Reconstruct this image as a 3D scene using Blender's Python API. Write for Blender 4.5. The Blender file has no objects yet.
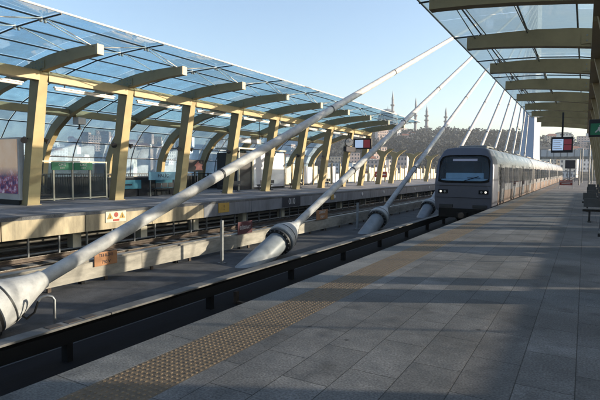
import bpy, bmesh, math, random
from mathutils import Vector, Matrix, noise
R_ = math.radians
random.seed(7)
S = bpy.context.scene
COL = S.collection

# ------------------------------------------------------------------ camera
cd = bpy.data.cameras.new('camera'); cam = bpy.data.objects.new('camera', cd); COL.objects.link(cam)
cd.sensor_width = 36; cd.lens = 36 * 490.9 / 600; cd.clip_start = 0.05; cd.clip_end = 12000
cam.location = (0, 0, 1.7)
yaw, pit, rol = R_(30.054), R_(3.566), R_(0.542)
cam.matrix_world = (Matrix.Translation((0, 0, 1.7)) @ Matrix.Rotation(yaw, 4, 'Z') @
                    Matrix.Rotation(math.pi / 2 - pit, 4, 'X') @ Matrix.Rotation(rol, 4, 'Z'))
S.camera = cam
# ------------------------------------------------------------------ light
SUN_AZ, SUN_EL = R_(60), R_(13.2)          # azimuth from +Y towards +X
w = bpy.data.worlds.new('World'); S.world = w; w.use_nodes = True
nt = w.node_tree; nt.nodes.clear()
sky = nt.nodes.new('ShaderNodeTexSky'); sky.sky_type = 'NISHITA'; sky.sun_disc = False
sky.sun_elevation = SUN_EL; sky.sun_rotation = SUN_AZ; sky.altitude = 20
sky.air_density = 1.0; sky.dust_density = 2.6; sky.ozone_density = 2.0
bg = nt.nodes.new('ShaderNodeBackground'); bg.inputs['Strength'].default_value = 0.13
wo = nt.nodes.new('ShaderNodeOutputWorld')
nt.links.new(sky.outputs[0], bg.inputs[0]); nt.links.new(bg.outputs[0], wo.inputs[0])
sd = bpy.data.lights.new('sun', 'SUN'); sd.energy = 5.0; sd.angle = R_(0.5); sd.color = (1.0, 0.82, 0.60)
sun = bpy.data.objects.new('sun', sd); COL.objects.link(sun)
sdir = Vector((math.sin(SUN_AZ) * math.cos(SUN_EL), math.cos(SUN_AZ) * math.cos(SUN_EL), math.sin(SUN_EL)))
sun.rotation_euler = sdir.to_track_quat('Z', 'Y').to_euler(); sun.location = (40, 30, 30)
S.view_settings.view_transform = 'Standard'; S.view_settings.look = 'None'
S.view_settings.gamma = 1; S.view_settings.use_curve_mapping = False
S.view_settings.exposure = 1.42
S.cycles.transparent_max_bounces = 24; S.cycles.max_bounces = 7
S.cycles.caustics_reflective = False; S.cycles.caustics_refractive = False

# ------------------------------------------------------------------ materials
def mat(name, col, rough=0.6, metal=0.0, var=0.25, scale=3.0, bump=0.0, bscale=40.0, spec=0.3, coat=0.0, stretch=None):
    col = tuple(c * .68 for c in col)
    m = bpy.data.materials.new(name); m.use_nodes = True
    t = m.node_tree; b = t.nodes['Principled BSDF']; L = t.links.new
    b.inputs['Roughness'].default_value = rough; b.inputs['Metallic'].default_value = metal
    b.inputs['Specular IOR Level'].default_value = spec; b.inputs['Coat Weight'].default_value = coat
    tc = t.nodes.new('ShaderNodeTexCoord'); src = tc.outputs['Object']
    if stretch:
        mp = t.nodes.new('ShaderNodeMapping'); mp.inputs['Scale'].default_value = stretch
        L(src, mp.inputs[0]); src = mp.outputs[0]
    if var > 0:
        n = t.nodes.new('ShaderNodeTexNoise'); n.inputs['Scale'].default_value = scale
        n.inputs['Detail'].default_value = 6; n.inputs['Roughness'].default_value = 0.65
        L(src, n.inputs['Vector'])
        r = t.nodes.new('ShaderNodeValToRGB')
        r.color_ramp.elements[0].position = 0.3; r.color_ramp.elements[1].position = 0.72
        r.color_ramp.elements[0].color = (*[c * (1 - var) for c in col], 1)
        r.color_ramp.elements[1].color = (*[min(1, c * (1 + var)) for c in col], 1)
        L(n.outputs['Fac'], r.inputs[0]); L(r.outputs[0], b.inputs['Base Color'])
        mr = t.nodes.new('ShaderNodeMapRange'); mr.inputs[3].default_value = max(0, rough - .1); mr.inputs[4].default_value = min(1, rough + .12)
        L(n.outputs['Fac'], mr.inputs[0]); L(mr.outputs[0], b.inputs['Roughness'])
    else:
        b.inputs['Base Color'].default_value = (*col, 1)
    if bump > 0:
        n2 = t.nodes.new('ShaderNodeTexNoise'); n2.inputs['Scale'].default_value = bscale; n2.inputs['Detail'].default_value = 4
        L(src, n2.inputs['Vector'])
        bp = t.nodes.new('ShaderNodeBump'); bp.inputs['Strength'].default_value = bump; bp.inputs['Distance'].default_value = 0.02
        L(n2.outputs['Fac'], bp.inputs['Height']); L(bp.outputs[0], b.inputs['Normal'])
    return m

def paving(name, col, tw, tl, mort=0.006, swap=True, offs=0.5, var=0.35, rough=0.72):
    m = bpy.data.materials.new(name); m.use_nodes = True
    t = m.node_tree; b = t.nodes['Principled BSDF']; L = t.links.new
    b.inputs['Specular IOR Level'].default_value = .18
    tc = t.nodes.new('ShaderNodeTexCoord'); sx = t.nodes.new('ShaderNodeSeparateXYZ'); cx = t.nodes.new('ShaderNodeCombineXYZ')
    L(tc.outputs['Object'], sx.inputs[0])
    L(sx.outputs[1 if swap else 0], cx.inputs[0]); L(sx.outputs[0 if swap else 1], cx.inputs[1])
    br = t.nodes.new('ShaderNodeTexBrick'); br.offset = offs; br.squash = 1
    br.inputs['Scale'].default_value = 1; br.inputs['Brick Width'].default_value = tl; br.inputs['Row Height'].default_value = tw
    br.inputs['Mortar Size'].default_value = mort; br.inputs['Mortar Smooth'].default_value = 0.3; br.inputs['Bias'].default_value = 0
    br.inputs['Color1'].default_value = (*[c * (1 - var) for c in col], 1)
    br.inputs['Color2'].default_value = (*[c * (1 + var) for c in col], 1)
    br.inputs['Mortar'].default_value = (*[c * 0.35 for c in col], 1)
    L(cx.outputs[0], br.inputs['Vector'])
    def nz(sc, lo, hi, p0=.3, p1=.7):
        n = t.nodes.new('ShaderNodeTexNoise'); n.inputs['Scale'].default_value = sc; n.inputs['Detail'].default_value = 5
        L(tc.outputs['Object'], n.inputs['Vector'])
        r = t.nodes.new('ShaderNodeMapRange'); r.inputs[1].default_value = p0; r.inputs[2].default_value = p1
        r.inputs[3].default_value = lo; r.inputs[4].default_value = hi; L(n.outputs['Fac'], r.inputs[0]); return n, r
    n1, r1 = nz(0.9, 0.72, 1.25); n2, r2 = nz(55, 0.6, 1.4); n3, r3 = nz(6, 0.8, 1.2)
    prev = br.outputs[0]
    for r in (r1, r2, r3):
        mx = t.nodes.new('ShaderNodeMix'); mx.data_type = 'RGBA'; mx.blend_type = 'MULTIPLY'; mx.inputs[0].default_value = 1
        L(prev, mx.inputs[6]); L(r.outputs[0], mx.inputs[7]); prev = mx.outputs[2]
    vo = t.nodes.new('ShaderNodeTexVoronoi'); vo.inputs['Scale'].default_value = 1.7; L(tc.outputs['Object'], vo.inputs['Vector'])
    vr = t.nodes.new('ShaderNodeMapRange'); vr.inputs[1].default_value = .035; vr.inputs[2].default_value = .06; vr.inputs[3].default_value = .45; vr.inputs[4].default_value = 1
    L(vo.outputs['Distance'], vr.inputs[0])
    n4, r4 = nz(2.3, 1.0, .62, .58, .75)
    n5, r5 = nz(.35, .8, 1.2, .35, .65)
    for r in (vr, r4, r5):
        mx = t.nodes.new('ShaderNodeMix'); mx.data_type = 'RGBA'; mx.blend_type = 'MULTIPLY'; mx.inputs[0].default_value = 1
        L(prev, mx.inputs[6]); L(r.outputs[0], mx.inputs[7]); prev = mx.outputs[2]
    L(prev, b.inputs['Base Color'])
    rr = t.nodes.new('ShaderNodeMapRange'); rr.inputs[1].default_value = .3; rr.inputs[2].default_value = .7
    rr.inputs[3].default_value = rough - .12; rr.inputs[4].default_value = rough + .15
    L(n3.outputs['Fac'], rr.inputs[0]); L(rr.outputs[0], b.inputs['Roughness'])
    bp = t.nodes.new('ShaderNodeBump'); bp.inputs['Strength'].default_value = .5; bp.inputs['Distance'].default_value = .004
    bp2 = t.nodes.new('ShaderNodeBump'); bp2.inputs['Strength'].default_value = .35; bp2.inputs['Distance'].default_value = .004
    bp.invert = True
    L(br.outputs['Fac'], bp.inputs['Height']); L(n2.outputs['Fac'], bp2.inputs['Height']); L(bp.outputs[0], bp2.inputs['Normal'])
    L(bp2.outputs[0], b.inputs['Normal'])
    return m

def glass(name, tint, dust, tr=0.72, di=0.18, rough=0.03, sc=1.5, refl=.3, lo=.55):
    m = bpy.data.materials.new(name); m.use_nodes = True
    t = m.node_tree; t.nodes.clear(); L = t.links.new
    out = t.nodes.new('ShaderNodeOutputMaterial')
    tb = t.nodes.new('ShaderNodeBsdfTransparent'); tb.inputs[0].default_value = (*tint, 1)
    df = t.nodes.new('ShaderNodeBsdfDiffuse'); df.inputs[0].default_value = (*dust, 1)
    tl = t.nodes.new('ShaderNodeBsdfTranslucent'); tl.inputs[0].default_value = (*dust, 1)
    gl = t.nodes.new('ShaderNodeBsdfGlossy'); gl.inputs['Roughness'].default_value = rough
    ad = t.nodes.new('ShaderNodeMixShader'); ad.inputs[0].default_value = .5; L(df.outputs[0], ad.inputs[1]); L(tl.outputs[0], ad.inputs[2])
    tc = t.nodes.new('ShaderNodeTexCoord'); n = t.nodes.new('ShaderNodeTexNoise'); n.inputs['Scale'].default_value = sc; n.inputs['Detail'].default_value = 7
    n.inputs['Roughness'].default_value = .7
    L(tc.outputs['Object'], n.inputs['Vector'])
    mr = t.nodes.new('ShaderNodeMapRange'); mr.inputs[1].default_value = .36; mr.inputs[2].default_value = .74
    mr.inputs[3].default_value = di * lo; mr.inputs[4].default_value = min(.95, di * 2.1); L(n.outputs['Fac'], mr.inputs[0])
    m1 = t.nodes.new('ShaderNodeMixShader'); L(mr.outputs[0], m1.inputs[0]); L(tb.outputs[0], m1.inputs[1]); L(ad.outputs[0], m1.inputs[2])
    fr = t.nodes.new('ShaderNodeFresnel'); fr.inputs[0].default_value = 1.45
    fm = t.nodes.new('ShaderNodeMath'); fm.operation = 'MULTIPLY'; fm.inputs[1].default_value = refl; L(fr.outputs[0], fm.inputs[0])
    m2 = t.nodes.new('ShaderNodeMixShader'); L(fm.outputs[0], m2.inputs[0]); L(m1.outputs[0], m2.inputs[1]); L(gl.outputs[0], m2.inputs[2])
    L(m2.outputs[0], out.inputs[0])
    return m

def emis(name, col, s):
    m = bpy.data.materials.new(name); m.use_nodes = True
    b = m.node_tree.nodes['Principled BSDF']; b.inputs['Base Color'].default_value = (*col, 1)
    b.inputs['Emission Color'].default_value = (*col, 1); b.inputs['Emission Strength'].default_value = s
    return m

M = {}
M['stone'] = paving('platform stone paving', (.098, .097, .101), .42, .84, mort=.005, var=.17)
M['coping'] = paving('pale coping stone', (.105, .105, .107), 4.0, 1.2, mort=.006, var=.12)
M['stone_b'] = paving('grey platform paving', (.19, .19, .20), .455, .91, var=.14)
M['tactile'] = mat('ochre tactile tile', (.15, .106, .066), .6, var=.35, scale=9, bump=.3, bscale=70)
M['fascia'] = mat('sunlit fascia panel', (.45, .375, .25), .55, var=.42, scale=2.2, bump=.05, stretch=(1, 1.3, .35))  # lit copy, sunlight put into the cream; the streaks are stains
M['fascia_shade'] = mat('shaded fascia panel', (.20, .21, .235), .5, var=.35, scale=2.2, stretch=(1, 1.3, .35))  # same panels further on, cast shadow put into the grey-blue
M['deck'] = mat('concrete deck', (.10, .10, .105), .85, spec=.15, var=.45, scale=1.2, bump=.3, bscale=25)
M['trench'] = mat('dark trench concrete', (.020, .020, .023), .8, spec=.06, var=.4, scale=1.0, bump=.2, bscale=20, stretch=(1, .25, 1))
M['cover_top'] = mat('weathered third rail cover', (.16, .155, .15), .7, var=.4, scale=2.5, bump=.1)
M['cover_pale'] = mat('pale third rail cover', (.38, .35, .30), .6, var=.5, scale=1.6, bump=.1, stretch=(1, .5, 1.6))
M['black'] = mat('black metal', (.010, .010, .011), .7, var=.3, spec=.12)
M['steel'] = mat('rail steel', (.11, .085, .07), .45, metal=.6, var=.4, scale=6)
M['rail_head'] = mat('polished rail head', (.55, .53, .5), .25, metal=1, var=.1)
M['sleeper'] = mat('concrete sleeper', (.2, .185, .165), .8, var=.3)
M['beige'] = mat('beige structural paint', (.42, .345, .185), .5, var=.16, scale=1.3, bump=.06, bscale=9)
M['beige_dk'] = mat('shaded beige paint', (.38, .30, .165), .5, var=.2, scale=1.3, bump=.06, bscale=9)  # darker copy of the beige, near canopy's shade put into it
M['cream'] = mat('cream paint', (.66, .62, .50), .45, var=.12)
M['cap'] = mat('sunlit cream end cap', (.50, .45, .33), .5, var=.2)  # far arm tips, their sunlight put into the paler cream
M['white'] = mat('white paint', (.72, .72, .72), .4, var=.1, scale=2)
M['cable'] = mat('pale cable sheath', (.52, .52, .52), .55, var=.3, scale=2.6, bump=.08, stretch=(1, 1, 1))
M['sleeve'] = mat('grey anchor sleeve', (.27, .30, .33), .4, var=.18, scale=2.5, bump=.05)
M['galv'] = mat('galvanised metal', (.28, .29, .30), .4, metal=.6, var=.2)
M['bench'] = mat('dark perforated bench metal', (.10, .105, .115), .45, metal=.3, var=.2)
M['dark'] = mat('dark bar', (.03, .032, .036), .5, var=.2)
M['roof_glass'] = glass('dusty blue roof glass', (.44, .67, .83), (.42, .62, .74), di=.30, sc=1.8)
M['wall_glass'] = glass('hazy blue wall glass', (.62, .80, .94), (.60, .77, .90), di=.72, sc=.7)
M['wall_glass_clear'] = glass('clear wall glass', (.80, .88, .94), (.40, .52, .62), di=.10, sc=.7)
M['frosted_glass'] = glass('frosted near roof glass', (.52, .70, .82), (.46, .66, .79), di=.90, sc=1.2, lo=.8)
M['rail_glass'] = glass('smoky balustrade glass', (.42, .46, .48), (.2, .23, .25), di=.15)
M['train'] = mat('shaded grey train paint', (.145, .152, .195), .36, metal=.3, var=.07, scale=1.5)  # darker and bluer than the sides, nose shade put into the paint
M['train_side'] = mat('satin aluminium train side', (.44, .45, .49), .27, metal=.8, var=.14, scale=1.2, bump=.03, bscale=2)
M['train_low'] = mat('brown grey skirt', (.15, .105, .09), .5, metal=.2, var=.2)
M['train_roof'] = mat('train roof grey', (.3, .31, .33), .5, var=.2)
M['tglass'] = mat('dark train glass', (.012, .015, .02), .06, var=0, spec=.8)
M['windscreen'] = glass('tinted windscreen', (.66, .78, .88), (.2, .3, .4), di=.05, refl=.7)
M['lamp'] = emis('headlight', (1, .93, .8), .3)
M['led'] = emis('destination lettering', (.30, .27, .32), .15)
M['tube'] = mat('fluorescent tube off white', (.78, .78, .76), .35, var=.05)
M['blue'] = mat('blue panel', (.22, .48, .66), .45, var=.08)
M['cyan'] = mat('teal panel', (.11, .40, .52), .45, var=.1)
M['green'] = mat('green sign', (.03, .24, .13), .45, var=.1)
M['red'] = mat('red sign', (.42, .06, .04), .45, var=.1)
M['yellow'] = mat('yellow sign', (.50, .32, .07), .5, var=.15)
M['orange'] = mat('orange sign', (.42, .20, .09), .5, var=.2)
M['maroon'] = mat('maroon sign', (.11, .035, .045), .5, var=.2)
M['ink'] = mat('sign ink', (.03, .03, .05), .6, var=0)
M['frost'] = mat('frosted panel', (.62, .66, .74), .35, var=.1, scale=.8)
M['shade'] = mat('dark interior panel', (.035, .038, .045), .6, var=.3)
M['screen_b'] = emis('blue screen', (.34, .46, .66), .3)
M['screen_r'] = emis('red screen', (.22, .03, .05), .12)
M['navy'] = mat('dark casing', (.02, .022, .035), .45, var=.15)
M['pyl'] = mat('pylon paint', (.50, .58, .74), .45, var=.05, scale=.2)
M['cone_white'] = mat('clean white paint', (.8, .8, .8), .45, var=.05)
M['water'] = mat('water', (.02, .045, .06), .12, var=.3, scale=.01, bump=.5, bscale=.25)
M['hill'] = mat('hillside scrub', (.028, .033, .033), .9, var=.5, scale=.02, bump=.4, bscale=.1)
M['leaf'] = mat('far foliage', (.018, .027, .036), .9, var=.6, scale=.06)
M['stone_m'] = mat('grey mosque stone', (.24, .24, .27), .8, var=.15, scale=.08)
M['lead'] = mat('lead dome', (.30, .34, .38), .6, var=.15, scale=.1)

# ------------------------------------------------------------------ mesh builder
class MB:
    def __init__(s): s.bm = bmesh.new(); s.mats = []; s.cur = 0
    def m(s, name):
        if name not in s.mats: s.mats.append(name)
        s.cur = s.mats.index(name); return s
    def _f(s, vs):
        try: f = s.bm.faces.new(vs)
        except ValueError: return None
        f.material_index = s.cur; return f
    def box(s, x0, x1, y0, y1, z0, z1, bev=0, mtx=None):
        vs = [s.bm.verts.new(((x0, x1)[i & 1], (y0, y1)[i >> 1 & 1], (z0, z1)[i >> 2 & 1])) for i in range(8)]
        fs = [s._f([vs[i] for i in q]) for q in ((0, 2, 3, 1), (4, 5, 7, 6), (0, 1, 5, 4), (2, 6, 7, 3), (0, 4, 6, 2), (1, 3, 7, 5))]
        if mtx: bmesh.ops.transform(s.bm, matrix=mtx, verts=vs)
        if bev:
            es = list({e for f in fs for e in f.edges})
            r = bmesh.ops.bevel(s.bm, geom=es, offset=bev, segments=2, affect='EDGES', profile=.5)
            for f in r['faces']: f.material_index = s.cur
        return s
    def prism(s, pts, a0, a1, axis='Y'):
        def P(u, v, a): return {'Y': (u, a, v), 'X': (a, u, v), 'Z': (u, v, a)}[axis]
        A = [s.bm.verts.new(P(u, v, a0)) for u, v in pts]; B = [s.bm.verts.new(P(u, v, a1)) for u, v in pts]
        n = len(pts); s._f(A[::-1]); s._f(B)
        for i in range(n): s._f([A[i], A[(i + 1) % n], B[(i + 1) % n], B[i]])
        return s
    def loft(s, rings, caps=True, close=True, smooth=False):
        V = [[s.bm.verts.new(p) for p in r] for r in rings]; n = len(rings[0])
        for a, b in zip(V, V[1:]):
            for i in range(n if close else n - 1):
                f = s._f([a[i], a[(i + 1) % n], b[(i + 1) % n], b[i]])
                if f and smooth: f.smooth = True
        if caps: s._f(V[0][::-1]); s._f(V[-1])
        return s
    def tube(s, pts, rad, n=10, smooth=True, caps=True):
        pts = [Vector(p) for p in pts]; rad = rad if isinstance(rad, (list, tuple)) else [rad] * len(pts)
        rings = []; up = None
        for i, p in enumerate(pts):
            d = (pts[min(i + 1, len(pts) - 1)] - pts[max(i - 1, 0)]).normalized()
            if up is None: up = Vector((0, 0, 1)) if abs(d.z) < .95 else Vector((1, 0, 0))
            a = d.cross(up).normalized(); b = a.cross(d).normalized(); up = b
            rings.append([p + (a * math.cos(t) + b * math.sin(t)) * rad[i] for t in [2 * math.pi * k / n for k in range(n)]])
        return s.loft(rings, caps, True, smooth)
    def axial(s, p0, d, prof, n=24):
        # surface of revolution: prof = [(t, r)] along direction d from p0
        p0 = Vector(p0); d = Vector(d).normalized(); a = d.cross(Vector((0, 0, 1)))
        a = Vector((1, 0, 0)) if a.length < 1e-3 else a.normalized()
        b = a.cross(d)
        rings = [[p0 + d * t + (a * math.cos(k * 2 * math.pi / n) + b * math.sin(k * 2 * math.pi / n)) * r for k in range(n)] for t, r in prof]
        V = [[s.bm.verts.new(p) for p in r] for r in rings]
        for j, (A, B) in enumerate(zip(V, V[1:])):
            for i in range(n):
                f = s._f([A[i], A[(i + 1) % n], B[(i + 1) % n], B[i]]); f.smooth = True
        s._f(V[0][::-1]); s._f(V[-1]); return s
    def build(s, name, mt=None, parent=None, loc=None, autosmooth=True):
        bmesh.ops.recalc_face_normals(s.bm, faces=s.bm.faces)
        if autosmooth:
            for e in s.bm.edges:
                if len(e.link_faces) == 2 and e.calc_face_angle(0) > R_(38): e.smooth = False
        me = bpy.data.meshes.new(name); s.bm.to_mesh(me); s.bm.free()
        for k in (s.mats or [mt]): me.materials.append(M[k] if isinstance(k, str) else k)
        return link(name, me, parent, loc)

def link(name, me, parent=None, loc=None):
    o = bpy.data.objects.new(name, me); COL.objects.link(o)
    if parent:
        o.parent = parent                      # parts sit at the world origin; only the root Empty is offset
        if not parent.parent: o.matrix_parent_inverse = Matrix.Translation(parent.location).inverted()
    if loc: o.location = loc
    return o
def tag(o, label=None, cat=None, group=None, kind=None):
    if label: o['label'] = label
    if cat: o['category'] = cat
    if group: o['group'] = group
    if kind: o['kind'] = kind
    return o
def thing(name, label, cat, loc=(0, 0, 0), group=None):
    o = bpy.data.objects.new(name, None); COL.objects.link(o); o.location = loc; o.empty_display_size = .3
    return tag(o, label, cat, group)
def struct(name, mb, mt=None): return tag(mb.build(name, mt), kind='structure')
def word(txt, size, mt, mtx, name='lettering', parent=None, ext=.004, align='CENTER'):
    cu = bpy.data.curves.new('lettering', 'FONT'); cu.body = txt; cu.size = size; cu.extrude = ext
    cu.align_x = align; cu.align_y = 'CENTER'
    ob = bpy.data.objects.new('lettering', cu); COL.objects.link(ob)
    me = bpy.data.meshes.new_from_object(ob.evaluated_get(bpy.context.evaluated_depsgraph_get()))
    bpy.data.objects.remove(ob); me.transform(mtx); me.materials.clear(); me.materials.append(M[mt])
    return link(name, me, parent)
FACE_CAM = Matrix.Rotation(math.pi / 2, 4, 'X')                                     # reads from -Y
FACE_TRACK = Matrix.Rotation(math.pi / 2, 4, 'Z') @ FACE_CAM                        # reads from +X
def at(x, y, z, rot=FACE_CAM): return Matrix.Translation((x, y, z)) @ rot
ORD = ['first', 'second', 'third', 'fourth', 'fifth', 'sixth', 'seventh', 'eighth', 'ninth', 'tenth', 'eleventh', 'twelfth', 'thirteenth', 'fourteenth']
def copy_tree(o, parent=None):
    c = o.copy(); COL.objects.link(c)
    if parent: c.parent = parent
    for ch in list(o.children): copy_tree(ch, c)
    return c

# ------------------------------------------------------------------ setting: platforms, deck, water, hills
ML = -20.11                                     # mirror: x_left = ML - x_right
PR, PL, YE = -3.678, -16.431, 112.0             # platform edges and far end
DZ = -1.65
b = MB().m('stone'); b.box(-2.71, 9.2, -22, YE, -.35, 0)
b.m('coping'); b.box(PR, -3.282, -22, YE, -.35, 0)
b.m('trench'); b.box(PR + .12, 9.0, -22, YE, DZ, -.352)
b.m('tactile'); b.box(-3.281, -2.711, -22, YE, -.35, -.001)
struct('platform', b)
# raised domes of the tactile paving near the viewer
b = MB()
for i in range(10):
    for j in range(420):
        x, y = -3.25 + i * .0565, 1.0 + j * .0565
        b.loft([[(x + math.cos(a) * r, y + math.sin(a) * r, z) for a in [k * math.pi / 3 for k in range(6)]] for r, z in ((.016, -.0015), (.010, .005))], True)
tag(b.build('tactile_domes', mat('worn dome tops', (.19, .137, .085), .5, var=.3, scale=4)), kind='structure')

HX0, HX1, HY0, HY1 = -27.0, -23.4, 14.2, 24.6   # stair opening in the far platform
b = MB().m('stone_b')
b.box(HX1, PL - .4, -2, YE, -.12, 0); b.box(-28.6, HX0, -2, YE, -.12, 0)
b.box(HX0, HX1, -2, HY0, -.12, 0); b.box(HX0, HX1, HY1, YE, -.12, 0)
b.m('coping'); b.box(PL - .4, PL, -2, YE, -.12, 0)
struct('far_platform', b)

b = MB().m('deck'); b.box(-30, -8.3, -25, 340, DZ - .6, DZ)
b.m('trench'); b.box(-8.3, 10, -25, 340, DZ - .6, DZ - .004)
struct('bridge_deck', b)
b = MB(); n = 1500
vs = [b.bm.verts.new(p) for p in ((-n, -n, -15), (n, -n, -15), (n, n, -15), (-n, n, -15))]; b._f(vs)
struct('water', b, 'water')

def lerp(x, tab):
    for (a, va), (c, vc) in zip(tab, tab[1:]):
        if x <= c: t = max(0, (x - a) / (c - a)); return va + (vc - va) * t
    return tab[-1][1]
RIDGE = [(-80, 1.6), (-62, 2.0), (-45, 2.6), (-30, 2.6), (-22, 3.5), (-17, 3.9), (-12, 3.7), (-6, 3.4), (0, 3.0), (8, 2.8), (30, 2.4)]
def ground(x, y):
    r = math.hypot(x, y); bd = math.degrees(math.atan2(x, y))
    zr = 1.7 + 850 * math.tan(R_(lerp(bd, RIDGE)))
    r0 = lerp(bd, [(-80, 420), (-50, 400), (-30, 340), (10, 300), (40, 300)])
    t = (r - r0) / (850 - r0)
    if t <= 0: return -17.0
    t = min(1, t); z = -15.5 + (zr + 15.5) * (t * .62 + .38 * t * t * (3 - 2 * t))
    return z + noise.noise(Vector((x * .012, y * .012, 0))) * 5 * min(1, t * 3)
b = MB(); NB, NR = 110, 50
V = [[None] * (NR + 1) for _ in range(NB + 1)]
for i in range(NB + 1):
    bd = R_(-80 + 125 * i / NB)
    for j in range(NR + 1):
        r = 290 + 1000 * (j / NR) ** 1.1; x, y = r * math.sin(bd), r * math.cos(bd)
        V[i][j] = b.bm.verts.new((x, y, ground(x, y)))
for i in range(NB):
    for j in range(NR):
        f = b._f([V[i][j], V[i + 1][j], V[i + 1][j + 1], V[i][j + 1]]); f.smooth = True
struct('hills', b, 'hill')

# far wood on the hill: many leaf clumps, one mass
def clump(b, x, y, z, w, h, n):
    for _ in range(n):
        u = Vector((random.gauss(0, 1), random.gauss(0, 1), random.gauss(0, 1))).normalized() * random.random() ** .4
        c = Vector((x + u.x * w, y + u.y * w, z + h * .55 + u.z * h * .48))
        s_ = w * random.uniform(.16, .34)
        a = Vector((random.gauss(0, 1), random.gauss(0, 1), random.gauss(0, 1))).normalized(); d = a.orthogonal().normalized(); e = a.cross(d)
        b._f([b.bm.verts.new(c + (d * math.cos(k) + e * math.sin(k)) * s_ * random.uniform(.6, 1.2)) for k in (0, 1.3, 2.5, 3.7, 5)])
b = MB()
for _ in range(1500):
    bd = R_(random.uniform(-34, -4.5)); r = 420 + 440 * random.random() ** .6
    x, y = r * math.sin(bd), r * math.cos(bd); g = ground(x, y)
    if noise.noise(Vector((x * .02, y * .02, 3))) < -.3: continue
    h = random.uniform(9, 17); clump(b, x, y, g, h * random.uniform(.32, .5), h, 34)
for _ in range(420):
    bd = R_(random.uniform(-75, 25)); r = random.uniform(430, 860)
    x, y = r * math.sin(bd), r * math.cos(bd); g = ground(x, y)
    h = random.uniform(7, 13); clump(b, x, y, g, h * random.uniform(.35, .5), h, 26)
tag(b.build('hillside_wood', 'leaf', autosmooth=False), 'dark wooded hillside below the mosque', 'trees', kind='stuff')

# ------------------------------------------------------------------ houses on the hills
WALLS = [('white', (1.1, 1.1, 1.1)), ('cream', (1.0, .95, .82)), ('pale pink', (.85, .66, .58)), ('grey', (.66, .68, .72)), ('tan', (.72, .60, .46))]
roof_m = mat('terracotta roof', (.26, .10, .065), .8, var=.25, scale=.2)
flat_m = mat('flat roof', (.3, .3, .31), .8, var=.2, scale=.2)
win_m = mat('house window', (.10, .12, .15), .2, var=0)
def house_kind(kind, wcol, red, fl, bays):
    wm = mat(kind + ' house wall', wcol, .8, var=.12, scale=.3)
    W, D, H = bays * 2.6, 10, fl * 3.1
    t = thing('hillside_house', 'x', 'house')
    b = MB()
    if red: b.loft([[(-W / 2 - .4, -D / 2 - .4, H), (W / 2 + .4, -D / 2 - .4, H), (W / 2 + .4, D / 2 + .4, H), (-W / 2 - .4, D / 2 + .4, H)],
                    [(-W / 4, -.3, H + 2.6), (W / 4, -.3, H + 2.6), (W / 4, .3, H + 2.6), (-W / 4, .3, H + 2.6)]])
    else: b.box(-W / 2 - .2, W / 2 + .2, -D / 2 - .2, D / 2 + .2, H, H + .5)
    b.build('roof', roof_m if red else flat_m, t)
    b = MB(); b.mats = [wm, win_m]; b.box(-W / 2, W / 2, -D / 2, D / 2, -9, H); b.cur = 1
    for f in range(fl):
        for k in range(bays):
            x = -W / 2 + 1.3 + k * 2.6
            b.box(x - .55, x + .55, -D / 2 - .06, -D / 2 + .1, f * 3.1 + .9, f * 3.1 + 2.4)
    b.build('wall', None, t)
    return t
KINDS = []
for i, (nm, c) in enumerate(WALLS):
    KINDS.append((nm + ' house with a red tiled roof', house_kind(nm, c, True, 3 + i % 2, 4 + i % 3)))
    KINDS.append((nm + ' flat roofed block of flats', house_kind(nm, c, False, 4 + i % 3, 5 - i % 2)))
spots = []
def try_spot(bd, r, gap=15):
    x, y = r * math.sin(R_(bd)), r * math.cos(R_(bd))
    if all((x - a) ** 2 + (y - c) ** 2 > gap * gap for a, c in spots): spots.append((x, y)); return True
for _ in range(900):
    if len(spots) > 95: break
    try_spot(random.uniform(-64, -31), random.uniform(440, 860))
n1 = len(spots)
for _ in range(300):
    if len(spots) > n1 + 34: break
    try_spot(random.uniform(-5.5, 3.5), random.uniform(330, 850), 13)
n2 = len(spots)
for _ in range(300):
    if len(spots) > n2 + 26: break
    try_spot(random.uniform(-31, -17), random.choice((random.uniform(350, 480), random.uniform(690, 800))), 15)
used = set()
for i, (x, y) in enumerate(spots):
    k = random.randrange(len(KINDS)); lab, src = KINDS[k]
    o = src if k not in used else copy_tree(src); used.add(k)
    side = 'behind the canopy' if i < n1 else ('beyond the platform' if i < n2 else 'among trees')
    o.location = (x, y, ground(x, y)); o.rotation_euler.z = math.atan2(-x, y) + random.uniform(-.5, .5)
    o.scale = (random.uniform(.9, 1.25),) * 2 + (random.uniform(.8, 1.25),)
    tag(o, '%s far on the hill, %s' % (lab, side), 'house', 'houses on the far hillside')
for k, (lab, src) in enumerate(KINDS):
    if k not in used:
        for c in list(src.children): bpy.data.objects.remove(c)
        bpy.data.objects.remove(src)

# ------------------------------------------------------------------ mosque
mq = thing('mosque', 'grey stone mosque with a lead dome on the hilltop behind the canopy end', 'mosque', (-335, 905, 55))
b = MB(); b.box(-365, -305, 885, 945, 50, 84); b.build('wall', 'stone_m', mq)
def dome(b, x, y, z, r, f=.8, n=20, half=1.0):
    b.axial((x, y, z), (0, 0, 1), [(r * f * math.sin(t * math.pi / 2 / 7), max(.05, r * math.cos(t * math.pi / 2 / 7))) for t in range(8)], n)
b = MB(); b.axial((-334, 912, 84), (0, 0, 1), [(0, 19), (20, 19), (20, 18)], 20); b.build('drum', 'stone_m', mq)
b = MB(); dome(b, -334, 912, 104, 18, .9); b.tube([(-334, 912, 119), (-334, 912, 125)], [.5, .1], 6); b.build('dome', 'lead', mq)
for x, y, r in ((-340, 893, 13), (-321, 912, 13), (-359, 912, 13), (-314, 893, 6), (-366, 893, 6)):
    b = MB(); dome(b, x, y, 84, r, .75); b.build('small_dome', 'lead', mq)
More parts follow.
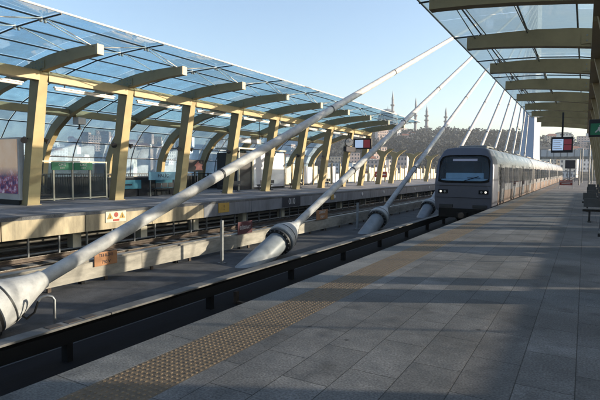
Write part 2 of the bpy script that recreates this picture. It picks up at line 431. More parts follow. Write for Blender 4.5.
for i, (x, zt, s_) in enumerate(((-320, 153.2, 1.1), (-275.3, 137.2, 1.0), (-254.5, 121.4, 1.15), (-220, 115.9, 1.0))):
    t = thing('minaret', '%s minaret from the left, slim grey stone with two balconies' % ORD[i], 'minaret', (x, 900, 55), 'minarets of the hilltop mosque')
    r = 2.3 * s_; z0 = 52
    L_ = zt - z0; z1 = zt - L_ * .17
    b = MB(); b.axial((x, 900, z0), (0, 0, 1), [(0, r * 1.5), (L_ * .2, r * 1.45), (L_ * .24, r * 1.05), (L_ * .6, r), (L_ * .6, r * .85), (z1 - z0, r * .75)], 14); b.build('shaft', 'stone_m', t)
    b = MB(); b.axial((x, 900, z1), (0, 0, 1), [(0, r * .95), (L_ * .15, r * .12), (zt - z1, .05)], 14); b.build('spire', 'lead', t)
    for f in (.44, .6, .72):
        b = MB(); b.axial((x, 900, z0 + L_ * f - 2), (0, 0, 1), [(0, r * .95), (1.6, r * 1.6), (3.2, r * 1.6), (3.2, r * 1.3)], 14); b.build('balcony', 'stone_m', t)

# ------------------------------------------------------------------ pylon and stay cables
CX = -10.05
py = thing('bridge_pylon', 'tall blade shaped white pylon of the cable stayed bridge', 'pylon', (-10.4, 117, DZ))
rings = []
for z, wd, dp in ((DZ, 2.5, 4.5), (2, 2.1, 4.0), (6, 1.8, 3.6), (14, 1.62, 3.3), (25, 1.45, 3.0), (38, 1.2, 2.4), (47, .8, 1.5)):
    c = [(-wd, -.15 * dp), (-wd * .35, -dp * .5), (wd * .45, -dp * .5), (wd, -.1 * dp), (wd, .1 * dp), (wd * .4, dp * .5), (-wd * .4, dp * .5), (-wd, .15 * dp)]
    rings.append([(-10.4 + x, 117 + y, z) for x, y in c])
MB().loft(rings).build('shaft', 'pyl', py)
b = MB(); b.box(-14.5, -6.3, 112, 122, DZ, 2.2, .3); b.build('footing', 'sleeve', py)
ylow = [5.8 + 10.35 * k for k in range(10)]
for k, y0 in enumerate(ylow):
    z0 = -.9; zt = 39.8 - 1.25 * k if k else 39.9; sh = -.56 if k == 0 else -.2; cr = .86 if k == 0 else 1
    A = Vector((CX, y0, z0)); B = Vector((CX, 115.4, zt)); d = (B - A).normalized()
    t = thing('stay_cable', '%s stay cable from the camera, pale sheath over a grey anchor' % ORD[k], 'bridge cable', (CX, y0, DZ), 'stay cables between the tracks')
    near = k < 5
    b = MB(); b.tube([A + d * (-.1), B], .155 if k else .16, 20 if near else 12); cab = b.build('cable', 'cable', t)
    s0 = -3.1; Q = A + d * sh
    b = MB(); b.axial(Q, d, [(s0, .41), (-.25, .41)], 28); b.build('sleeve', 'sleeve', t)
    b = MB(); b.axial(Q, d, [(-.30, .42), (-.30, .55), (-.22, .55), (-.22, .42)], 28); fl = b.build('flange', 'dark', t)
    b = MB(); b.axial(Q, d, [(-.219, .47), (-.12, .47)], 28); b.build('gasket', 'black', fl)
    if near:
        a1 = d.cross(Vector((0, 0, 1))).normalized(); b1 = a1.cross(d)
        for q in range(16):
            p = Q + (a1 * math.cos(q * math.pi / 8) + b1 * math.sin(q * math.pi / 8)) * .5
            b = MB(); b.axial(p - d * .34, d, [(0, .028), (.04, .028)], 6); b.build('bolt', 'galv', fl)
    b = MB(); b.axial(Q, d, [(u_, r_ * cr if r_ > .25 else r_) for u_, r_ in ((-.119, .54), (-.1, .57), (.12, .57), (.14, .55), (.15, .55), (.17, .57), (.24, .55), (.8, .31), (1.0, .215), (1.08, .205), (1.12, .165))], 36)
    b.build('cone', 'cable', t)
    b = MB(); b.axial(Q + d * .128, d, [(0, .571 * cr), (.03, .571 * cr)], 36); b.build('groove', 'dark', fl)
    for s_ in (6.9, 15.2, 24.0):
        b = MB(); b.axial(A + d * s_, d, [(0, .158), (0, .172), (.1, .172), (.1, .158)], 20); b.build('band', 'dark', cab)

# ------------------------------------------------------------------ station canopies
FY = [12.9 + 4.65 * k for k in range(-4, 9)]
INNER = [(-3.55, 6.1), (-2.6, 6.05), (-1.5, 5.95), (-.5, 5.83), (.2, 5.73), (1.5, 5.55), (3.4, 5.12), (5.0, 4.55), (6.1, 3.8), (6.85, 2.95), (7.25, 2.15), (7.42, 1.2), (7.47, 0)]
OUTER = [(-3.55, 6.48), (-2.6, 6.5), (-1.5, 6.47), (-.5, 6.38), (.35, 6.25), (1.75, 5.98), (3.65, 5.5), (5.35, 4.92), (6.55, 4.1), (7.35, 3.15), (7.75, 2.3), (7.93, 1.25), (7.97, 0)]
GL = [(-4.633, 6.92), (-3.6, 6.91), (-2.0, 6.85), (-.4, 6.7), (1.2, 6.42), (2.8, 6.06), (4.2, 5.65), (5.6, 5.15), (6.9, 4.25), (7.7, 3.3), (8.1, 2.4), (8.28, 1.1)]
def canopy(sx, name, label, frames, paint):
    fx = (lambda x: x) if sx > 0 else (lambda x: ML - x)
    Y0, Y1 = frames[0] - 2.0, frames[-1] + 2.2
    c = thing(name, label, 'station canopy', (fx(1.5), 12.9, 0))
    base_x = 1.25
    drop = -.28 if sx > 0 else 0                 # the near canopy's arms hang a little lower under the glass
    dz = lambda x: drop * (1 if x <= .4 else max(0, (4 - x) / 3.6))
    for y in frames:
        prof = [(fx(x), z + dz(x)) for x, z in INNER] + [(fx(x), z + dz(x)) for x, z in reversed(OUTER)]
        MB().prism(prof, y - .15, y + .15).build('curved_rib', paint, c)
        # leaning, tapering front column
        rings = []
        for z, xc, wx, wy in ((0, base_x, .23, .28), (.02, base_x, .23, .28), (2.2, base_x - .32, .25, .26), (4.4, base_x - .66, .30, .22), (5.86 + drop, base_x - .9, .35, .19)):
            rings.append([(fx(xc + q * wx), y + p * wy, z) for q, p in ((-1, -1), (1, -1), (1, 1), (-1, 1))])
        col = MB().loft(rings).build('column', paint, c)
        b = MB(); b.box(fx(base_x) - .29, fx(base_x) + .29, y - .33, y + .33, .001, .035); b.build('base_plate', 'beige_dk', col)
        b = MB(); x0, x1 = sorted((fx(-3.62), fx(-3.5))); b.box(x0, x1, y - .153, y + .153, 6.09 + drop, 6.49 + drop, .01); b.build('end_cap', 'cap' if sx < 0 else paint, c)
        b = MB(); x0, x1 = sorted((fx(-.25), fx(.75)))
        for q in (-.172, .152): b.box(x0, x1, y + q, y + q + .02, 5.86 + drop, 6.2 + drop)
        b.build('splice_plate', paint, c)
        b = MB()
        for q in (-.18, .174):
            for u in (-.1, .12, .36, .6):
                for z_ in (5.95 + drop, 6.11 + drop): b.box(fx(u) - .022, fx(u) + .022, y + q - .004, y + q + .01, z_ - .022, z_ + .022)
        o = b.build('plate_bolts', 'galv', c); o['kind'] = 'stuff'
        # struts that carry the glass, white; near ones coloured grey for their backlit shade
        for xa, za in ((-3.35, 6.5 + drop), (-1.75, 6.48 + drop)):
            b = MB()
            for dy in (-2.25, 2.25):
                xg = xa - .25; zg = 6.84 if xa < -3 else 6.8
                b.tube([(fx(xa), y + .1 * dy / 2.25, za - .1), (fx(xg - .1), y + dy, zg)], .018, 6)
                if xa < -3: b.tube([(fx(xa + .35), y + .1 * dy / 2.25, za - .02), (fx(xg + .1), y + dy, zg)], .018, 6)
                b.tube([(fx(xg), y + dy, zg - .12), (fx(xg), y + dy, zg + .05)], .05, 8)
            b.build('glass_strut', 'white' if sx < 0 else 'galv', c)
    # longitudinal beams
    for xa, xb, z0, z1, nm in ((.02, .44, 5.38 + drop, 5.8 + drop, 'eaves_beam'), (4.75, 5.1, 4.52, 4.9, 'rear_beam')):
        x0, x1 = sorted((fx(xa), fx(xb)))
        for y in frames[:-1]:
            b = MB(); b.box(x0, x1, y + .21, y + 4.65 - .21, z0, z1); b.build(nm, paint, c)
    # glass, split in panes
    ys = [Y0] + sorted([y for y in frames] + [y + 2.325 for y in frames[:-1]]) + [Y1]
    b = MB()
    for i, ((xa, za), (xb, zb)) in enumerate(zip(GL, GL[1:])):
        b.m(('frosted_glass' if i < 4 and sx > 0 else 'roof_glass') if i < (7 if sx < 0 else 4) else ('wall_glass' if sx < 0 else 'wall_glass_clear'))
        for ya, yb in zip(ys, ys[1:]):
            t1, t2 = random.uniform(-.008, .008), random.uniform(-.008, .008); g = .01
            dx, dz = xb - xa, zb - za; l = math.hypot(dx, dz); ux, uz = dx / l * g, dz / l * g
            b._f([b.bm.verts.new(p) for p in ((fx(xa + ux), ya + g, za + uz + t1), (fx(xb - ux), ya + g, zb - uz + t2), (fx(xb - ux), yb - g, zb - uz - t1), (fx(xa + ux), yb - g, za + uz - t2))])
    b.build('glass_roof', None, c)
    for (x, z) in GL[1:]:
        b = MB(); b.tube([(fx(x), Y0, z - .05), (fx(x), Y1, z - .05)], .03, 6, smooth=False); b.build('glazing_bar', 'dark', c)
    b = MB(); b.tube([(fx(GL[0][0]), Y0, GL[0][1]), (fx(GL[0][0]), Y1, GL[0][1])], .035, 6, smooth=False); b.build('edge_trim', 'white' if sx < 0 else 'galv', c)
    for y in [f + 2.325 for f in frames[:-1]] + [Y0 + .02, Y1 - .02]:
        b = MB(); b.tube([(fx(x), y, z - .06) for x, z in GL], .028, 6, smooth=False); b.build('glazing_bar', 'dark', c)
    # sill wall under the curved glass; unseen near side raised to shade the platform
    for y in frames[:-1]:
        x0, x1 = sorted((fx(8.0), fx(8.2)))
        b = MB(); b.box(x0, x1, y + .16, y + 4.49, 0, 1.05 if sx < 0 else 2.3); b.build('sill_panel', 'shade' if sx < 0 else 'galv', c)
    return c
canopy(1, 'station_canopy', 'glass canopy with curved beige ribs over the near platform, close on the right', FY, 'beige_dk')
canopy(-1, 'station_canopy', 'glass canopy with leaning beige columns over the far platform on the left', FY[1:], 'beige')

# roofless column stubs past the left canopy end
for i, (y, zt) in enumerate(((56.4, 4.25), (60.9, 4.25), (68.1, 4.25), (77.1, 4.2), (88, 4.2))):
    t = thing('column_stub', '%s roofless beige column past the left canopy end, with a forked head' % ORD[i], 'column', (-21, y, 0), 'roofless columns on the far platform')
    b = MB(); b.loft([[(x + q * wx, y + p * .2, z) for q, p in ((-1, -1), (1, -1), (1, 1), (-1, 1))] for z, x, wx in ((0, -21.7, .3), (2, -21.4, .28), (3.3, -21.15, .3))]); b.build('shaft', 'beige', t)
    b = MB(); b.prism([(-21.45, 3.3), (-20.85, 3.3), (-20.55, 3.7), (-19.8, zt), (-20.3, zt + .05), (-20.9, 3.95), (-21.6, zt - .1), (-22.1, zt - .1)], y - .17, y + .17); b.build('head', 'beige', t)

# ------------------------------------------------------------------ fascia of the far platform
fa = thing('platform_fascia', 'long panelled edge of the far platform with stained panels, sunlit cream then shaded grey', 'platform edge', (PL, 15, 0))
ysm = [1.5, 8.91, 12.05, 15.4, 18.8, 22.9, 27.1, 31.5, 36, 41, 46, 51, 57, 63, 70, 78, 86, 95, 104, YE]
for a, c in zip(ysm, ysm[1:]):
    b = MB(); b.box(PL - .06, PL - .003, a + .02, c - .02, -.76, -.035); b.build('panel', 'fascia' if a < 17 else 'fascia_shade', fa)
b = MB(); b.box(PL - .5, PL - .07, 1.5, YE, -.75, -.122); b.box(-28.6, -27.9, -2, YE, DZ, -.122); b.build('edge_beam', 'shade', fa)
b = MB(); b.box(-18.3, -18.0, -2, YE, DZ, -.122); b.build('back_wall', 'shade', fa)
for i, y in enumerate([8.8 + 1.17 * k for k in range(46)]):
    b = MB(); b.box(-16.75, -16.69, y - .03, y + .03, DZ, -.12); b.build('post', 'galv', fa)
for y in ysm[1:14]:
    b = MB(); b.box(-17.3, -16.95, y - .18, y + .18, DZ + .25, -.75); b.build('pedestal', 'cream', fa)
for k, (x, z, r, mt) in enumerate(((-17.3, -1.0, .07, 'cover_pale'), (-17.5, -1.25, .06, 'galv'), (-17.0, -1.42, .05, 'galv'), (-17.6, -1.45, .05, 'steel'))):
    b = MB(); b.tube([(x, -2, z), (x, YE, z)], r, 8); b.build('pipe', mt, fa)
# notices on the fascia
def notice(name, label, cat, x, y0, y1, z0, z1, m, txt=None, ts=.2, tm='white', lines=None, grp=None):
    t = thing(name, label, cat, (x, (y0 + y1) / 2, z0), grp)
    b = MB(); b.box(x, x + .03, y0, y1, z0, z1, .006); b.build('plate', m, t)
    for i, s_ in enumerate((txt or '').split('|') if txt else []):
        nl = txt.count('|') + 1
        word(s_, ts, tm, at(x + .034, (y0 + y1) / 2, z1 - (z1 - z0) * (i + .5) / nl, FACE_TRACK), parent=t)
    return t
t = notice('warning_notice', 'white notice with two yellow triangles on the far platform edge', 'notice', PL, 12.95, 13.95, -.50, -.06, 'cream')
for y in (13.15, 13.75):
    b = MB(); b.prism([(y - .15, -.36), (y + .15, -.36), (y, -.1)], PL + .032, PL + .038, 'X'); b.build('triangle', 'yellow', t)
    b = MB(); b.prism([(y - .025, -.33), (y + .025, -.33), (y, -.17)], PL + .04, PL + .045, 'X'); b.build('bolt_mark', 'ink', t)
b = MB(); b.axial((PL + .032, 13.45, -.2), (1, 0, 0), [(0, .1), (.006, .1)], 16); b.box(PL + .032, PL + .038, 13.3, 13.6, -.46, -.38); b.build('red_mark', 'red', t)
notice('warning_notice', 'yellow warning notice on the far platform edge left of the second cable', 'notice', PL, 19.9, 20.8, -.6, -.1, 'yellow', '!', .38, 'ink')
notice('number_plate', 'dark plate with white figures on the far platform edge', 'number plate', PL, 26.2, 28.4, -.7, -.06, 'navy', '010', .55, 'white')
for i, y in enumerate((33.6, 39.0, 44.2, 49.0, 54, 60, 66)):
    t = thing('round_lamp', '%s small pale round lamp along the shaded fascia of the far platform' % ORD[i], 'marker lamp', (PL, y, -.35), 'round lamps on the far platform edge')
    b = MB(); b.axial((PL - .002, y, -.35), (1, 0, 0), [(0, .14), (.05, .14), (.06, .1)], 14); b.build('lamp_body', 'white', t)
notice('warning_notice', 'small yellow notice on the far platform edge above the second cable', 'notice', PL, 33.0, 33.5, -.55, -.15, 'yellow')

# ------------------------------------------------------------------ tracks and third rails
def track(x, label):
    t = thing('railway_track', label, 'track', (x, 10, DZ))
    for dx in (-.7175, .7175):
        b = MB(); b.m('steel'); b.prism([(x + dx - .07, DZ + .27), (x + dx + .07, DZ + .27), (x + dx + .07, DZ + .29), (x + dx + .012, DZ + .31), (x + dx + .012, DZ + .39), (x + dx + .035, DZ + .40), (x + dx + .035, DZ + .438), (x + dx - .035, DZ + .438), (x + dx - .035, DZ + .40), (x + dx - .012, DZ + .39), (x + dx - .012, DZ + .31), (x + dx - .07, DZ + .29)], -24, 335)
        b.m('rail_head'); b.box(x + dx - .03, x + dx + .03, -24, 335, DZ + .438, DZ + .442); b.build('rail', None, t)
    b = MB()
    for k in range(180): b.box(x - 1.2, x + 1.2, -10 + k * .7, -9.74 + k * .7, DZ + .002, DZ + .27)
    o = b.build('sleepers', 'sleeper', t); o['kind'] = 'stuff'
track(-5.45, 'near track under the train beside the right platform'); track(-14.66, 'empty far track beside the left platform')

def third_rail(x, s, label, topm, backm):
    # s=+1: the open side faces +X
    t = thing('third_rail', label, 'third rail', (x, 10, DZ))
    zt = -.98
    b = MB(); a, c = sorted((x - s * .14, x + s * .14)); 
    ys = [-24 + 6 * k for k in range(25)]
    for y in ys: b.box(a, c, y + .006, y + 5.994, zt - .04, zt, .008)
    b.build('cover', topm, t)
    b = MB(); a, c = sorted((x - s * .14, x - s * .11))
    for y in ys: b.box(a, c, y + .006, y + 5.994, zt - (.45 if s < 0 else .36), zt - .042)
    b.build('back_board', backm, t)
    b = MB(); a, c = sorted((x - s * .09, x + s * .12)); b.box(a, c, -24, 126, zt - .33, zt - .10); b.build('conductor', 'black', t)
    for y in [1.45 + 3.75 * k for k in range(24)]:
        b = MB(); a, c = sorted((x - s * .1, x + s * .06)); b.box(a, c, y - .055, y + .055, DZ, zt - .332)
        b.build('bracket', 'black', t)
    return t
tr = third_rail(-7.62, 1, 'covered black third rail running beside the near track', 'cover_top', 'cover_top')
for y in (4.95, 5.3, 5.62):
    b = MB(); b.box(-7.72, -7.55, y - .12, y + .12, -.979, -.972); b.build('stain_patch', 'steel', tr)
third_rail(-12.45, -1, 'third rail with a pale cover board along the far track', 'cover_pale', 'cover_pale')
t = thing('third_rail_shield', 'long pale board shielding the far third rail', 'shield', (-12.2, 10, DZ))
for k in range(22):
    b = MB(); b.box(-12.26, -12.22, -4 + k * 5 + .01, 1 + k * 5 - .01, -1.52, -1.03); b.build('board', 'cover_pale', t)
for k in range(60):
    b = MB(); b.box(-12.3, -12.24, -3 + k * 1.8, -2.9 + k * 1.8, DZ, -1.1); b.build('foot', 'steel', t)
notice('warning_sign', 'orange warning sign on the pale board behind the first cable', 'sign', -12.2, 9.2, 10.0, -1.18, -.78, 'orange', 'TEHLİKE|750 V', .13, 'ink')
notice('warning_sign', 'maroon warning sign with white text behind the thin post', 'sign', -12.2, 16.0, 17.0, -1.0, -.48, 'maroon', 'DİKKAT', .2, 'white')
notice('warning_sign', 'orange and white warning sign behind the second cable', 'sign', -12.2, 22.8, 24.1, -.98, -.46, 'orange', 'DİKKAT|750 V', .2, 'white')
# small things on the deck between the tracks
t = thing('deck_post', 'thin grey post between the tracks, left of the second cable anchor', 'post', (-11, 13.53, DZ))
b = MB(); b.box(-11.045, -10.955, 13.485, 13.575, DZ, -.12); b.build('shaft', 'galv', t)
b = MB(); b.box(-11.12, -10.88, 13.42, 13.64, DZ, DZ + .03); b.build('foot_plate', 'galv', t)
t = thing('deck_post', 'dark thin post between the tracks, left of the third cable anchor', 'post', (-11, 25.5, DZ))
b = MB(); b.box(-11.05, -10.95, 25.45, 25.55, DZ, -.15); b.build('shaft', 'sleeve', t)
b = MB(); b.box(-11.12, -10.88, 25.4, 25.6, DZ, DZ + .03); b.build('foot_plate', 'galv', t)
t = thing('conduit_hook', 'bent steel conduit rising from the deck beside the nearest anchor', 'conduit', (-9, 5.75, DZ))
b = MB(); b.tube([(-9.2, 6.0, DZ), (-9.2, 6.0, -.98), (-9.22, 5.97, -.92), (-9.27, 5.9, -.89), (-9.33, 5.8, -.91), (-9.36, 5.76, -.98)], .028, 10); b.build('pipe', 'galv', t)
b = MB(); b.tube([(-9.36, 5.76, -.98), (-9.4, 5.7, -1.2), (-9.5, 5.6, -1.32), (-9.66, 5.62, -1.3), (-9.82, 5.75, -1.2), (-9.95, 5.85, -1.0)], .022, 8); b.build('hose', 'black', t)
t = thing('cable_bracket', 'small rusty cable bracket on the dark floor under the third rail', 'bracket', (-6.9, 9.6, DZ))
b = MB(); b.box(-7.4, -6.6, 9.62, 9.70, DZ, DZ + .06); b.box(-7.44, -7.36, 9.6, 9.72, DZ, DZ + .3); b.build('arm', 'steel', t)

# ------------------------------------------------------------------ train
tn = thing('metro_train', 'grey metro train standing at the near platform, headlights lit', 'train', (-5.45, 26.3, DZ))
XC = -5.45
HALF = [(0, 2.95), (.6, 2.94), (.98, 2.90), (1.14, 2.78), (1.40, 2.30), (1.47, 1.9), (1.5, 1.0), (1.5, .3), (1.47, -.12), (1.36, -.42), (.7, -.46)]
PROF = [(x, z) for x, z in HALF] + [(-x, z) for x, z in reversed(HALF[1:])]
def yslope(z): return .42 * max(0, (z - 1.0) / 1.9) ** 1.15 + .10 * max(0, (.5 - z))
def ring(s_, yoff, slope, zc=1.1):
    return [(XC + x * s_, 26.3 + yoff + slope * yslope(z), zc + (z - zc) * (1 - (1 - s_) * .55)) for x, z in PROF]
CAR = 21.9; GAP = .5
for ci in range(4):
    y0 = 26.3 + ci * (CAR + GAP); y1 = y0 + CAR
    b = MB().m('train')
    if ci == 0:
        rg = [ring(.945, 0, 1), ring(.972, .03, 1), ring(.988, .11, .97), ring(.997, .32, .9), ring(1, .75, .6), ring(1, 1.45, 0)]
        b.loft(rg, caps=False, smooth=True)
        # front plate: a ring between the outline and the windscreen opening
        F = rg[0]
        def opening(p):
            dx, z = p[0] - XC, p[2]
            a = math.atan2((z - 1.75) / .72, dx / 1.3); c_, s_ = math.cos(a), math.sin(a)
            q = .32; X = math.copysign(abs(c_) ** q, c_) * 1.37; Z = math.copysign(abs(s_) ** q, s_) * .735
            X *= 1 + (-.11 if Z > 0 else .05) * abs(Z) / .735
            zz = 1.80 + Z; return (XC + X, 26.3 + yslope(zz) - .004, zz)
        W_ = [opening(p) for p in F]
        b.loft([F, W_], caps=False); b.m('black'); b.loft([W_, [(XC + (p[0] - XC) * .955, p[1] + .06, 1.80 + (p[2] - 1.80) * .93) for p in W_]], caps=False)
        ys0 = y0 + 1.45
    else: ys0 = y0
    b.m('train_side')
    b.loft([[(XC + x, y, z) for x, z in PROF] for y in (ys0, y1)], caps=ci > 0, smooth=True)
    if ci == 0:
        b.m('train'); b._f([b.bm.verts.new((XC + x, y1, z)) for x, z in PROF])
    body = b.build('car_body', None, tn)
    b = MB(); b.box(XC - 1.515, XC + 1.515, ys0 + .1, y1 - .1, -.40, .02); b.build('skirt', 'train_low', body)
    # doors and windows on both flanks
    def flank(z): return lerp(z, [(-.42, 1.36), (-.12, 1.47), (.3, 1.5), (1, 1.5), (1.9, 1.47), (2.3, 1.40), (2.78, 1.14)])
    def strip(b, sd, ya, yb, za, zb, off, th=.03):
        zs = [za + (zb - za) * i / 5 for i in range(6)]
        A = [(XC + sd * (flank(z) + off), ya, z) for z in zs] + [(XC + sd * (flank(z) + off - th), ya, z) for z in reversed(zs)]
        b.loft([A, [(x, yb, z) for x, _, z in A]])
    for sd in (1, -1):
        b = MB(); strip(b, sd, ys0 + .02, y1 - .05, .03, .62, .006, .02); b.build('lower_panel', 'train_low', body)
    dw, first = 1.35, y0 + 2.35
    dy = [first + i * 5.35 for i in range(4)]
    for sd in (1, -1):
        for yd in dy:
            d_ = MB().m('train_side'); strip(d_, sd, yd, yd + dw / 2 - .014, .03, 2.08, .022); strip(d_, sd, yd + dw / 2 + .014, yd + dw, .03, 2.08, .022)
            d_.m('tglass')
            for q in (0, 1): strip(d_, sd, yd + .1 + q * .63, yd + .62 + q * .63, .75, 1.9, .03, .02)
            d_.m('black')
            for q in (yd - .04, yd + dw + .002): strip(d_, sd, q, q + .038, .03, 2.1, .012, .02)
            d_.build('door', None, body)
        for a, c in zip([y0 + (1.5 if ci == 0 else .5)] + [q + dw for q in dy], dy + [y1 - .4]):
            if c - a < .8: continue
            n_ = 2 if c - a > 3 else 1
            for k in range(n_):
                wa = a + .3 + k * (c - a - .3) / n_; wb = wa + (c - a - .3) / n_ - .3
                wb_ = MB(); strip(wb_, sd, wa, wb, 1.0, 1.93, .012, .02); wb_.build('window', 'tglass', body)
    for k in range(3):
        b = MB(); ya = y0 + 2.2 + k * 6.8; b.box(XC - .72, XC + .72, ya, ya + 3.6, 2.86, 3.12, .05); b.build('roof_unit', 'train_roof', body)
    for sd in (-.9, .9):
        b = MB(); b.tube([(XC + sd, ys0 + .6, 2.93), (XC + sd, y1 - .3, 2.93)], .05, 6); b.build('roof_rail', 'dark', body)
    if ci < 3:
        b = MB(); b.box(XC - 1.2, XC + 1.2, y1 + .002, y1 + GAP - .002, -.2, 2.6); b.build('gangway', 'black', tn)
    for yb in (y0 + 3.6, y1 - 3.6):
        b = MB(); b.box(XC - 1.1, XC + 1.1, yb - 1.4, yb + 1.4, -.95, -.45)
        for q in (-1, 1):
            for sd in (-1, 1): b.axial((XC + sd * .66 - .07, yb + q * 1.0, DZ + .44 + .42), (1, 0, 0), [(0, .42), (.14, .42)], 20)
        b.build('bogie', 'black', tn)
# cab front details
F_ = lambda z: 26.3 + yslope(z)
b = MB()
N_ = 24
pts = []
for i in range(N_):
    a = 2 * math.pi * i / N_; c_, s_ = math.cos(a), math.sin(a); q = .32
    X = math.copysign(abs(c_) ** q, c_) * 1.34; Z = math.copysign(abs(s_) ** q, s_) * .71; X *= 1 + (-.11 if Z > 0 else .05) * abs(Z) / .735
    pts.append((XC + X, F_(1.80 + Z) + .03, 1.80 + Z))
b._f([b.bm.verts.new(p) for p in pts]); b.build('windscreen', 'windscreen', tn)
b = MB(); b.loft([[(XC + (p[0] - XC) * k, p[1] - o_, 1.80 + (p[2] - 1.80) * k2) for p in pts] for k, k2, o_ in ((.93, .87, .004), (.93, .87, .012), (1.0, 1.0, .012), (1.0, 1.0, .004))], caps=False); b.build('windscreen_border', 'black', tn)
b = MB(); b.prism([(F_(2.15) + .08, 2.16), (F_(2.4) + .08, 2.40), (F_(2.4) + .2, 2.40), (F_(2.15) + .2, 2.16)], XC - 1.0, XC + 1.0, 'X'); db = b.build('destination_display', 'black', tn)
b = MB(); b.prism([(F_(2.22) + .07, 2.22), (F_(2.34) + .07, 2.34), (F_(2.34) + .078, 2.34), (F_(2.22) + .078, 2.22)], XC - .62, XC + .62, 'X'); b.build('display_text', 'led', db)
b = MB(); b.box(XC - 1.2, XC + 1.2, 26.5, 27.2, .9, 1.28, .04); b.box(XC - 1.0, XC + .95, 26.72, 26.95, 1.28, 1.6, .03); b.build('dashboard', mat('pale blue dashboard', (.55, .74, .88), .5, var=.1), tn)  # brightness of the cab is put into this pale blue
b = MB(); b.box(XC - 1.3, XC + 1.3, 28.1, 28.15, .0, 2.5); b.box(XC + .1, XC + .2, 28.02, 28.1, .9, 2.3); b.box(XC + .62, XC + .7, 28.02, 28.1, .9, 2.3); b.build('cab_wall', mat('cab rear wall', (.14, .19, .28), .6, var=.15), tn)
b = MB(); b.box(XC + .22, XC + .6, 28.03, 28.09, .9, 2.2); b.build('cab_door', 'navy', tn)
b = MB(); b.tube([(XC - .12, F_(1.08) - .03, 1.08), (XC + .1, F_(1.2) - .05, 1.2), (XC + .75, F_(1.42) - .03, 1.42)], .022, 6); b.box(XC + .2, XC + .85, F_(1.36) - .045, F_(1.36) - .02, 1.33, 1.36, 0, ); b.build('wiper', 'black', tn)
for sd in (-1, 1):
    b = MB(); b.box(XC + sd * 1.02 - .24, XC + sd * 1.02 + .24, 26.285, 26.36, .52, .72, .01); hl = b.build('headlight', 'black', tn)
    b = MB(); b.axial((XC + sd * 1.13 if sd > 0 else XC - 1.13, 26.288, .62), (0, -1, 0), [(0, .058), (.02, .058), (.03, .04)], 16); b.build('lamp', 'lamp', hl)
    b = MB(); b.axial((XC + sd * .92, 26.288, .62), (0, -1, 0), [(0, .06), (.015, .06)], 16); b.build('tail_lamp', 'galv', hl)
b = MB(); b.box(XC - 1.25, XC + 1.25, 26.36, 27.4, -.75, -.25, .05); b.box(XC - .25, XC + .25, 26.05, 26.5, -.72, -.45, .03); b.build('coupler_apron', 'black', tn)

# ------------------------------------------------------------------ near platform furniture
def bench(name_y, x0, x1, y, label, grp, along='X', L=1.6):
    t = thing('bench', label, 'bench', (x0, y, 0), grp)
    def put(b, u0, u1, v0, v1, z0, z1, bev=0):
        if along == 'X': b.box(x0 + u0, x0 + u1, y + v0, y + v1, z0, z1, bev)
        else: b.box(x0 + v0, x0 + v1, y + u0, y + u1, z0, z1, bev)
    W = x1 - x0 if along == 'X' else L
    n = max(2, round(W / .55)); sw = W / n
    for i in range(n):
        b = MB(); put(b, i * sw + .02, (i + 1) * sw - .02, 0, .42, .43, .455, .01); b.build('seat', 'bench', t)
        b = MB(); put(b, i * sw + .03, (i + 1) * sw - .03, .43, .455, .50, .80, .01); b.build('backrest', 'bench', t)
    b = MB(); put(b, 0, W, .17, .25, .36, .43); b.build('beam', 'dark', t)
    for u in (.18, W - .24):
        b = MB(); put(b, u, u + .06, .18, .24, 0, .36); put(b, u - .02, u + .08, .0, .45, 0, .035); b.build('leg', 'dark', t)
for i, y in enumerate((11.7, 19.2, 24.4, 28.6, 34.5, 42.2)):
    x = (.28, -.02, -.06, .1, .12, .2)[i]
    bench('', x, x + 1.15, y, '%s metal bench from the camera along the right platform edge' % ORD[i], 'benches on the near platform')
# hanging information screen
t = thing('information_screen', 'hanging information screen with blue and red fields over the near platform', 'screen', (-1.5, 40.8, 3))
b = MB(); b.box(-2.2, -.8, 40.0, 40.25, 3.08, 4.2, .03); b.build('casing', 'navy', t)
b = MB(); b.box(-2.1, -1.42, 39.985, 39.998, 3.25, 4.05); b.build('blue_field', 'screen_b', t)
for z in (3.27, 3.67):
    b = MB(); b.box(-1.38, -.9, 39.985, 39.998, z, z + .36); b.build('red_field', 'screen_r', t)
for i in range(5):
    b = MB(); b.box(-2.05, -1.5 - .1 * (i % 2), 39.978, 39.984, 3.35 + i * .14, 3.39 + i * .14); b.build('text_row', 'white', t)
b = MB(); b.box(-1.56, -1.44, 40.08, 40.2, 4.2, 5.95); b.build('hanger', 'navy', t)
# exit sign on the column
t = thing('exit_sign', 'dark green running man sign on a leaning column at the right', 'sign', (.2, 16.4, 2.9))
b = MB(); b.box(.05, .62, 16.55, 16.68, 2.72, 3.22, .015); b.build('casing', 'navy', t)
b = MB(); b.box(.09, .58, 16.538, 16.55, 2.77, 3.10); b.build('field', 'green', t)
b = MB(); z = 2.93
b.axial((.33, 16.536, z + .1), (0, 1, 0), [(0, .025), (.004, .025)], 10)
b.prism([(.28, z + .06), (.35, z + .07), (.33, z - .02), (.40, z - .10), (.36, z - .12), (.29, z - .03), (.23, z - .10), (.2, z - .08), (.27, z)], 16.532, 16.536)
b.prism([(.42, z), (.5, z + .06), (.5, z + .025), (.56, z + .025), (.56, z - .025), (.5, z - .025), (.5, z - .06)], 16.532, 16.536); b.build('running_man', 'white', t)
b = MB(); b.box(.3, .36, 16.6, 16.66, 3.22, 3.6); b.box(.3, .75, 16.6, 16.66, 3.55, 3.61); b.build('hanger', 'galv', t)
